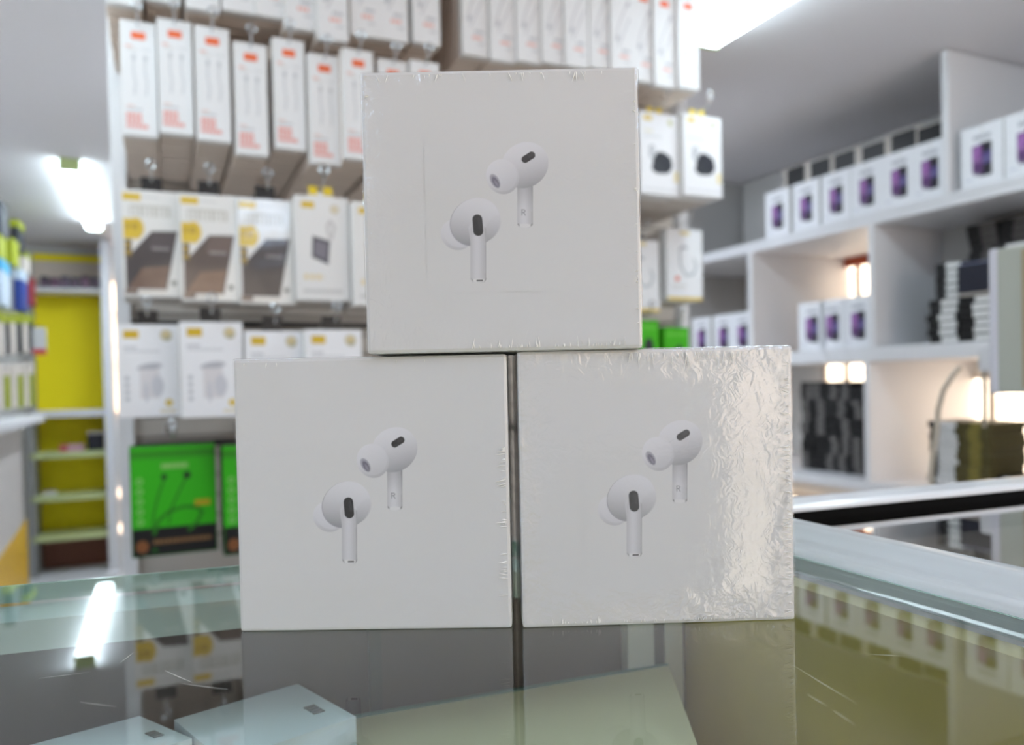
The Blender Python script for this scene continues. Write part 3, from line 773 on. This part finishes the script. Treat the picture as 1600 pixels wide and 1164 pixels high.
hang_box('green_earbud_pack', 1010, 494, 562, .078, .100, .06, ME_GS, 'bright green pack beside the top earbud box corner', 'bright green packs at the right end', n=2, v=1.62, body=M_GREEN)

# ------------------------------------------------------------------ right-hand shelving
US = 1.93
YR = YAW - math.radians(90)           # local x -> towards the viewer along the wall, local y -> into the shelf
sh = empty('shelving_unit', S(US, 1.6, 0), YAW); tag(sh, 'white wall shelving with dividers on the right', 'shelving')
V0, V1 = .2 - 1.6, 2.70 - 1.6
z1 = at_u(1471, 306, US)[1]; z2 = at_u(1400, 540, US)[1]; z3 = at_u(1350, 752, US)[1]
dS = UR - US - .002
MB().box(0, dS, V0, V1, z1 - .034, z1, .003).build('shelf', M_WHITE, sh)
MB().box(-.004, .012, V0, V1, z1 - .012, z1 + .001, .002).build('shelf_lip', M_WHITE, sh)
MB().box(0, dS, V0, V1, z2 - .042, z2, .003).build('shelf', M_WHITE, sh)
MB().box(0, dS, V0, V1, z3 - .030, z3, .003).build('shelf', M_WHITE, sh)
def divider(px, py, za, zb):
    v = at_u(px, py, US)[0] - 1.6
    MB().box(0, dS, v - .02, v, za, zb, .002).build('divider', M_WHITE, sh); return v + 1.6
vd1 = divider(1471, 200, z1, ZC - .004)
vd2 = divider(1357, 450, z2, z1 - .034)
vd3 = divider(1169, 470, z2, z1 - .034)
vd4 = divider(1350, 650, z3, z2 - .042)
MB().box(0, dS, V0, V0 + .02, .0, ZC - .004).build('end_board', M_WHITE, sh)
MB().box(.30, .31, V0 + .02, vd2 - 1.6 - .02, z2, z1 - .034).build('back_board', M_GREYLAM, sh)
MB().box(.46, .47, vd1 - 1.6, V1, z1, ZC - .004).build('back_board', M_GREYLAM, sh)
MB().box(.03, dS, vd4 - 1.6 + .001, V1, z3 - .33, z3 - .31).build('shelf', M_WHITE, sh)

# lit windows behind the shelving
M_WIN = emission('sunlit_window', (255, 232, 204), WINDOW_STRENGTH, .3, 14)
def window(n, x0, y0, x1, y1, label, nm=2, valance=False):
    va, za = at_u(x0, y0, UR - .01); vb, zb = at_u(x1, y1, UR - .01)
    lo, hi = min(va, vb), max(va, vb); zl, zh = min(za, zb), max(za, zb)
    e = empty(f'window_{n}', S(UR - .006, (lo + hi) / 2, zl), YAW); structure(e, label, 'window')
    w = (hi - lo) / 2; h = zh - zl
    MB().box(-.002, .004, -w, w, 0, h).build('pane', M_WIN, e)
    for k in range(nm + 1):
        y = -w + 2 * w * k / nm; MB().box(-.014, -.002, y - .010, y + .010, 0, h).build('mullion', M_CARDSIDE, e)
    for z in (0, h): MB().box(-.016, -.002, -w, w, z - .010, z + .010).build('window_frame', M_CARDSIDE, e)
    if valance: MB().box(-.03, -.016, -w, w, h - .05, h + .004).build('valance', mat('rust_cloth', (176, 84, 56), .8), e)
window(1, 1303, 403, 1385, 500, 'sunlit window behind the shelf, above the middle phone boxes', 2, True)
window(2, 1200, 765, 1400, 860, 'sunlit window below the lowest visible shelf', 5)
window(3, 1492, 588, 1690, 752, 'sunlit window behind the grey panel on the right', 3)
window(4, 1290, 566, 1362, 640, 'sunlit window above the dark carton stacks', 2)

# phone boxes
PW, PH, PD = .112, .160, .055
def phone_print():
    p = Paint(PW - .001, PH - .001, .0016, (236, 236, 240))
    p.words(.034, .026, .080, .009, (128, 130, 140), .8, .15); p.ell(.056, .012, .004, .003, (206, 204, 196))
    p.rect(.050, .046, .082, .132, (34, 32, 44), r=.004)
    p.poly([(.054, .074), (.081, .071), (.081, .100), (.054, .104)], (92, 80, 140), .9)
    p.rect(.030, .050, .057, .120, (122, 74, 136), r=.005); p.ell(.041, .072, .009, .020, (170, 112, 184), .2, .8); p.rect(.034, .098, .060, .128, (84, 52, 100), .8, r=.005)
    p.words(.012, .134, .030, .005, (196, 196, 214), .8); p.rect(.0, .090, .111, .091, (214, 214, 206), .5)
    return p.mesh('front_print', M_PRINT)
ME_PP = phone_print(); ME_PB = MB().box(-PW / 2, PW / 2, 0, PD, 0, PH, .001).mesh('carton', M_CARD)
def phone_box(v, z, label, group, u=US + .012):
    e = empty('phone_box', S(u, v, z), YR); tag(e, label, 'box', group)
    obj('carton', ME_PB, e); obj('front_print', ME_PP, e, (0, -.0004, .0005))
GP = 'phone boxes on the top shelf'
def vat(px, py): return at_u(px, py, US + .012)[0]
for i, px in enumerate((1214, 1259, 1306, 1354, 1405, 1453)):
    phone_box(vat(px, 300), z1 + .0005, f'white phone box with purple phone, {ORD[i]} from the far end of the top shelf', GP)
for i, px in enumerate((1534, 1606)):
    phone_box(vat(px, 250), z1 + .0005, ['white phone box standing right beside the tall top divider', 'white phone box cut by the right edge of the picture, top shelf'][i], GP)
for i, px in enumerate((1262, 1294, 1334)):
    phone_box(vat(px, 510), z2 + .0005, ['left', 'middle', 'right'][i] + ' one of three phone boxes in the middle shelf bay', 'phone boxes in the middle bay', US + .03)
for i, px in enumerate((1062, 1096, 1130, 1160)):
    phone_box(at_u(px, 510, US + .05)[0], z2 + .0005, f'phone box in the dim far bay, {ORD[i]} from its far end', 'phone boxes in the far bay', US + .05)
# dark boxes standing behind on the top shelf
for i, (px, py) in enumerate(((1243, 270), (1281, 259), (1319, 247), (1364, 234), (1411, 215), (1454, 205))):
    v_, zt_ = at_u(px, py - 9, US + .085); zb_ = at_u(px, py + 8, US + .085)[1]
    e = empty('dark_phone_box', S(US + .085, v_, z1 + .0005), YR); tag(e, f'dark box showing above the white phone boxes, {ORD[i]} from the far end', 'box', 'dark boxes behind the top shelf row')
    h_ = zt_ - z1
    MB().box(-.056, .056, 0, .06, 0, h_ + .004, .001).build('carton', M_CARDSIDE, e)
    MB().box(-.040, .042, -.001, -.0002, .02, h_).build('dark_panel', M_BLACK, e)

# flat cartons in stacks
FLAT = {}
def flat_carton(v, u, z, w, t, dep, tone, lab, label, group, jit):
    key = (w, t, dep, tone, lab)
    if key not in FLAT:
        bodym = {'black': M_BLACK, 'white': M_CARD, 'olive': mat('olive_card', (78, 70, 34), .5, var=.25, scale=30)}[tone]
        b = MB().box(-w / 2, w / 2, 0, dep, 0, t, .0008).mesh('carton', bodym)
        l = None
        if lab:
            lm = {'white': M_CARD, 'grey': mat('grey_label', (112, 108, 106), .6), 'gold': mat('gold_label', (134, 122, 56), .5, var=.2, scale=40)}[lab[0]]
            l = MB().box(-w / 2 + w * lab[1], -w / 2 + w * lab[2], -.0006, -.0001, t * .12, t * .88).mesh('end_label', lm)
        FLAT[key] = (b, l)
    b, l = FLAT[key]
    e = empty('flat_phone_carton', S(u, v, z), YR + jit); tag(e, label, 'carton', group)
    obj('carton', b, e)
    if l: obj('end_label', l, e)
def stack(px, py, u, zbase, w, t, dep, n, tones, labs, where, seed):
    v = at_u(px, py, u)[0]; r = random.Random(seed)
    for k in range(n):
        flat_carton(v + (r.random() - .5) * .008, u + (r.random() - .5) * .008, zbase + .0005 + k * (t + .0006), w, t, dep, r.choice(tones), (run := r.choice(labs)) if k % 3 == 0 else run, f'{ORD[k]} flat carton from the bottom, {where}', f'flat cartons {where}', (r.random() - .5) * .06)
T = .0195
stack(1472, 500, US + .03, z2, .085, T, .17, 6, ['black'], [('white', .42, 1.0)], 'lower stack nearest the divider, middle shelf', 1)
stack(1482, 440, US + .035, z2 + 6 * (T + .0006) , .075, T, .17, 5, ['black'], [('white', .42, 1.0)], 'upper stack nearest the divider, middle shelf', 2)
stack(1524, 510, US + .02, z2, .095, T, .17, 6, ['black'], [('white', .45, .95)], 'stack under the navy box', 3)
stack(1580, 510, US + .02, z2, .095, T, .17, 12, ['black'], [('white', .35, .95)], 'stack behind the grey display housing', 4)
stack(1536, 400, US + .21, z2, .085, T, .085, 17, ['black'], [('grey', .45, 1.0)], 'tall stack at the back of the right bay', 5)
stack(1586, 380, US + .21, z2, .085, T, .085, 17, ['black'], [('grey', .42, 1.0)], 'back stack showing above the grey housing', 6)
zz = z2 + 6 * (T + .0006) + .001
nb = empty('navy_box', S(US + .01, at_u(1524, 455, US + .01)[0], zz), YR); tag(nb, 'dark navy box lying on a stack of cartons in the right bay', 'box')
MB().box(-.05, .045, 0, .18, .006, .082, .002).build('lid', M_NAVY, nb); MB().box(-.047, .042, .004, .176, 0, .007).build('tray', M_CARDSIDE, nb)
MB().box(-.046, .041, .0, .1, .0822, .0845).build('top_sheet', mat('lavender_sheet', (150, 156, 190), .5), nb)
for j, px in enumerate((1262, 1281, 1300, 1319, 1338)):
    stack(px, 700, US + .10, z3, .052, .0195, .12, 15 - (j == 4), ['black'], [('grey', .45, 1.0), ('grey', .05, .6), ('grey', .3, .9), None], f'{ORD[j]} column from left in the lower bay', 10 + j)
stack(1473, 700, US + .05, z3, .085, .0165, .15, 11, ['black'], [('white', .30, 1.0)], 'striped black and white stack behind the cable', 20)
stack(1519, 700, US + .05, z3, .098, .0165, .15, 11, ['olive'], [('gold', .40, .72)], 'olive stack below the grey housing', 21)
stack(1582, 740, US + .06, z3, .085, .0165, .15, 3, ['black'], [('white', .2, .8)], 'low stack at the right edge', 22)

# ------------------------------------------------------------------ grey display panel with block and cable
pD = 1.0
pt, pb_ = at_D(1546, 391, pD), at_D(1548, 614, pD)
mo = empty('grey_display_unit', (pb_.x, pb_.y, pb_.z), YR); tag(mo, 'grey upright display housing at the right edge with white block and cable', 'display')
hM = pt.z - pb_.z
M_HOUS = mat('grey_green_plastic', (188, 190, 178), .5, var=.02)
MB().box(.010, .16, -.001, .014, .0, hM, .003).build('housing', M_HOUS, mo)
MB().box(-.001, .0115, -.002, .016, -.001, hM + .001, .004).build('bezel', mat('lavender_white_plastic', (222, 220, 228), .4), mo)
MB().box(.0425, .155, -.0025, -.0008, .006, hM - .006).build('tan_screen_edge', mat('tan_plastic', (178, 158, 124), .5), mo)
bl_ = [at_D(1490, 541, pD), at_D(1548, 582, pD)]
inv = Matrix.Rotation(-YR, 3, 'Z')
def ml(p): return inv @ (p - pb_)
q0, q1 = ml(bl_[0]), ml(bl_[1])
MB().box(q0.x * .92, .004, .0, .030, q1.z, q0.z, .006).build('side_block', M_WHITE, mo)
cpts = [ml(at_D(x, y, pD + .012)) for x, y in ((1500, 574), (1489, 586), (1474, 610), (1466, 640), (1463, 680), (1458, 710), (1455, 740), (1456, 775), (1456, 800))]
smooth(MB().tube(cpts, .0036, 8).build('cable', mat('beige_cable', (190, 180, 164), .5), mo))
smooth(MB().tube([ml(at_D(x, y, pD + .012)) for x, y in ((1537, 575), (1538, 610), (1538, 668))], .0028, 8).build('cable', MATS['beige_cable'], mo))
MB().box(.07, .12, .014, .05, -(pb_.z - .02), hM * .5, .004).build('stand', M_HOUS, mo)
MB().box(.04, .17, -.02, .12, -pb_.z, -(pb_.z - .025), .004).build('stand_base', M_HOUS, mo)

# ------------------------------------------------------------------ far yellow unit
VY = VF - .05
fy = empty('yellow_display_unit', S(-.5, VY, 0), YAW); tag(fy, 'tall yellow backed display unit with glass shelves at the end of the aisle', 'display unit')
def fz(py, px=110): return at_v(px, py, VY - .2)[1]
def fu(px, py=600): return at_v(px, py, VY - .2)[0] + .5
MB().box(fu(38), fu(170), -.02, .0, .0, ZC - .01).build('frame_back', M_GREYLAM, fy)
MB().box(fu(50), fu(164), -.035, -.02, fz(845), fz(452), .002).build('yellow_back', M_YELLOW, fy)
MB().box(fu(50), fu(164), -.035, -.02, fz(402), fz(391), .002).build('yellow_header', M_YELLOW, fy)
MB().box(fu(50), fu(164), -.033, -.02, fz(436), fz(403), .002).build('beige_panel', mat('beige_panel', (222, 206, 190), .6), fy)
MB().box(fu(44), fu(165), -.26, -.02, fz(457), fz(452), .002).build('top_shelf', M_WHITE, fy)
MB().box(fu(44), fu(165), -.26, -.02, fz(651), fz(641), .002).build('ledge', M_WHITE, fy)
for y in (709, 775, 836):
    MB().box(fu(44), fu(165), -.26, -.02, fz(y + 5), fz(y - 4), .001).build('glass_shelf', mat('pale_glass_shelf', (196, 206, 150), .25, var=.05), fy)
MB().box(fu(50), fu(164), -.04, -.02, .05, fz(846), .002).build('brown_kick_board', mat('brown_kick', (128, 78, 60), .6), fy)
MB().box(fu(163), fu(178), -.28, -.02, .0, ZC - .01, .003).build('post', M_WHITE, fy)
MB().box(fu(41), fu(52), -.26, -.02, .0, fz(640), .003).build('post', mat('grey_post_far', (150, 150, 148), .5), fy)
MB().box(fu(38), fu(180), -.45, -.02, .0, .05, .004).build('base', M_WHITE, fy)
vy = VY - .2
def small(name, px0, px1, y0, y1, m, label, cat, v=None, dep=.06, parts=None):
    v = v or vy
    ua, zt = at_v(px0, y0, v); ub, zb = at_v(px1, y1, v)
    e = empty(name, S((ua + ub) / 2, v, zb), YAW); tag(e, label, cat)
    w = (ub - ua) / 2
    MB().box(-w, w, 0, dep, 0, zt - zb, min(.006, w * .3)).build('body', m, e)
    if parts: parts(e, w, zt - zb)
    return e
for i in range(6):
    x = 62 + i * 16
    m = [M_NAVY, mat('plum_card', (92, 58, 80), .5), mat('slate_card', (70, 66, 84), .5)][i % 3]
    small('dark_carton', x, x + 14.5, 431 + (i % 2) * 2, 451, m, f'dark carton on the yellow unit top shelf, {ORD[i]} from left', 'carton',
          parts=lambda e, w, h: MB().box(-w * .7, w * .7, -.002, -.0003, h * .3, h * .6).build('label_strip', mat('mauve_label', (150, 120, 140), .6), e))
small('black_box', 136, 163, 675, 708, M_NAVY, 'black box on the upper glass shelf of the yellow unit', 'box', parts=lambda e, w, h: MB().box(-w, w, -.002, -.0003, h * .90, h).build('lid_edge', M_CARDSIDE, e))
small('pink_pouch', 92, 131, 696, 709, mat('pink_cloth', (206, 160, 176), .7), 'small pinkish pouch lying beside the black box', 'pouch', parts=lambda e, w, h: MB().box(-w * .95, -w * .3, -.003, -.0003, h * .2, h * 1.1, .002).build('red_flap', mat('red_cloth', (196, 96, 96), .7), e))
small('white_tray', 66, 88, 770, 775, M_CARD, 'small pale tray on the lower glass shelf', 'tray', parts=lambda e, w, h: MB().box(-w * .8, w * .8, -.001, .05, h, h * 1.3).build('rim', M_CARDSIDE, e))

# warm lit slot beside the white post
e = empty('window_5', S(*[at_v(187, 640, VF - .01)[0], VF - .02], at_v(187, 645, VF - .01)[1]), YAW); structure(e, 'narrow warm lit window slot between post and hook panel', 'window')
hs = at_v(187, 440, VF - .01)[1] - at_v(187, 645, VF - .01)[1]
M_WARM = emission('warm_lit_slot', (255, 216, 176), 1.7, .5, 5)
MB().box(-.03, .10, 0, .01, 0, hs).build('pane', M_WARM, e)
for k in range(5): MB().box(-.03, .10, -.01, 0, hs * k / 4 - .006, hs * k / 4 + .006).build('mullion', M_CARDSIDE, e)
for i, y in enumerate((770, 825)):
    u_, z_ = at_v(187, y, VF - .06)
    b_ = empty('wall_lamp', S(u_, VF - .05, z_ - .03), YAW); tag(b_, f'small warm lamp low on the far wall, {"upper" if i == 0 else "lower"} of two', 'lamp', 'low warm lamps')
    MB().box(-.035, .035, -.03, .0, .0, .06, .012).build('globe', emission('warm_globe', (255, 220, 190), 1.4), b_); MB().box(-.02, .02, 0, .05, .01, .05, .004).build('bracket', M_STEEL, b_)

# ------------------------------------------------------------------ accessory stand at far left
UA = -.575
st = empty('accessory_stand', S(UA - .2, 3.75, 0), YAW); tag(st, 'white accessory stand at the left edge with packs hanging above a ledge', 'display stand')
vA0, vA1 = 2.6 - 3.75, 4.35 - 3.75
zl = at_u(45, 652, UA + .05)[1]
MB().box(-.12, .16, vA0, vA1, .0, zl - .03, .004).build('cabinet', mat('stand_white', (214, 206, 202), .5), st)
MB().box(-.12, .26, vA0, vA1, zl - .035, zl, .006).build('ledge', M_WHITE, st)
MB().box(-.12, -.02, vA0, vA1, zl, ZC - .02, .003).build('back_panel', M_GREYLAM, st)
va, za = at_u(2, 840, UA - .035); vb, zb = at_u(40, 820, UA - .035)
mbt = MB(); mbt.add([(.1605, vA0, .0), (.1605, vb - 3.75 + .05, .0), (.1605, vb - 3.75 + .05, zb + .02), (.1605, vA0, za - .16), (.164, vA0, .0), (.164, vb - 3.75 + .05, .0), (.164, vb - 3.75 + .05, zb + .02), (.164, vA0, za - .16)],
                    [(0, 1, 2, 3), (7, 6, 5, 4), (0, 4, 5, 1), (1, 5, 6, 2), (2, 6, 7, 3), (3, 7, 4, 0)])
mbt.build('yellow_lower_panel', mat('amber_panel', (226, 176, 20), .45), st)
YA = YAW + math.radians(90)        # front faces the aisle
def pack(px, y0, y1, w, top_m, body_m, label, u=UA, tilt=0.0):
    v, zt = at_u(px, y0, u); _, zb = at_u(px, y1, u); h = zt - zb
    e = empty('accessory_pack', S(u, v, zb), YA + tilt); tag(e, label, 'pack', 'packs on the accessory stand')
    MB().box(-w / 2, w / 2, 0, .035, 0, h, .004).build('body', body_m, e)
    MB().box(-w / 2 - .001, w / 2 + .001, -.002, .037, h * .74, h * 1.001, .004).build('header', top_m, e)
    MB().tube([(0, -.02, h * .95), (0, .18, h * .95)], .003, 6).build('hang_wire', M_STEEL, e)
M_LIME = mat('lime_card', (160, 168, 10), .5); M_PALEB = mat('pale_blue_pack', (196, 210, 226), .4); M_BLUE = mat('blue_pack', (40, 66, 150), .4); M_RED = mat('red_pack', (160, 60, 66), .5)
M_DK = mat('charcoal_pack', (44, 46, 56), .5); M_CRM = mat('cream_pack', (222, 210, 200), .5); M_CYAN = mat('cyan_header', (70, 170, 214), .5)
specs = [(6, 318, 368, .16, M_DK, M_DK, 'dark pouch hanging highest at the left edge'), (33, 348, 392, .16, M_LIME, M_DK, 'dark pouch with lime corner, highest row farther back'),
         (4, 370, 405, .16, M_LIME, M_LIME, 'lime green pack under the dark pouch, nearest'), (24, 376, 415, .16, M_LIME, M_LIME, 'lime green pack under the dark pouch, second'), (44, 396, 428, .12, M_LIME, M_CRM, 'lime and pale pack at the back of the second row'),
         (8, 408, 478, .20, M_CYAN, M_PALEB, 'pale blue pack with cyan top at the left edge'), (38, 424, 486, .17, M_PALEB, M_BLUE, 'deep blue pack with pale patch on the stand'), (54, 436, 478, .05, M_RED, M_RED, 'slim dark red pack at the far end of the stand')]
for s_ in specs: pack(*s_)
for i, px in enumerate((3, 12, 22, 32, 41, 50)):
    pack(px, 487 + i * .8, 556 - i * 1.5, .075, M_LIME, M_CRM if i % 2 == 0 else M_DK, f'narrow cable pack with lime top, {ORD[i]} from the left edge in the upper cable row')
for i, px in enumerate((2, 13, 24, 34, 43, 51)):
    pack(px, 570 - i * .6, 640 - i * 1.0, .075, M_CRM, M_CRM if i % 2 == 0 else M_LIME, f'narrow cable pack with cream top, {ORD[i]} from the left edge in the lower cable row')
e = small('sign_card', 50, 73, 511, 554, mat('sign_grey', (206, 204, 204), .5), 'small white card with red bottom edge sticking out over the yellow panel', 'sign', v=4.2, dep=.006,
          parts=lambda e, w, h: MB().box(-w, w, -.002, -.0003, 0, h * .2).build('red_edge', mat('red_ink', (206, 60, 70), .5), e))
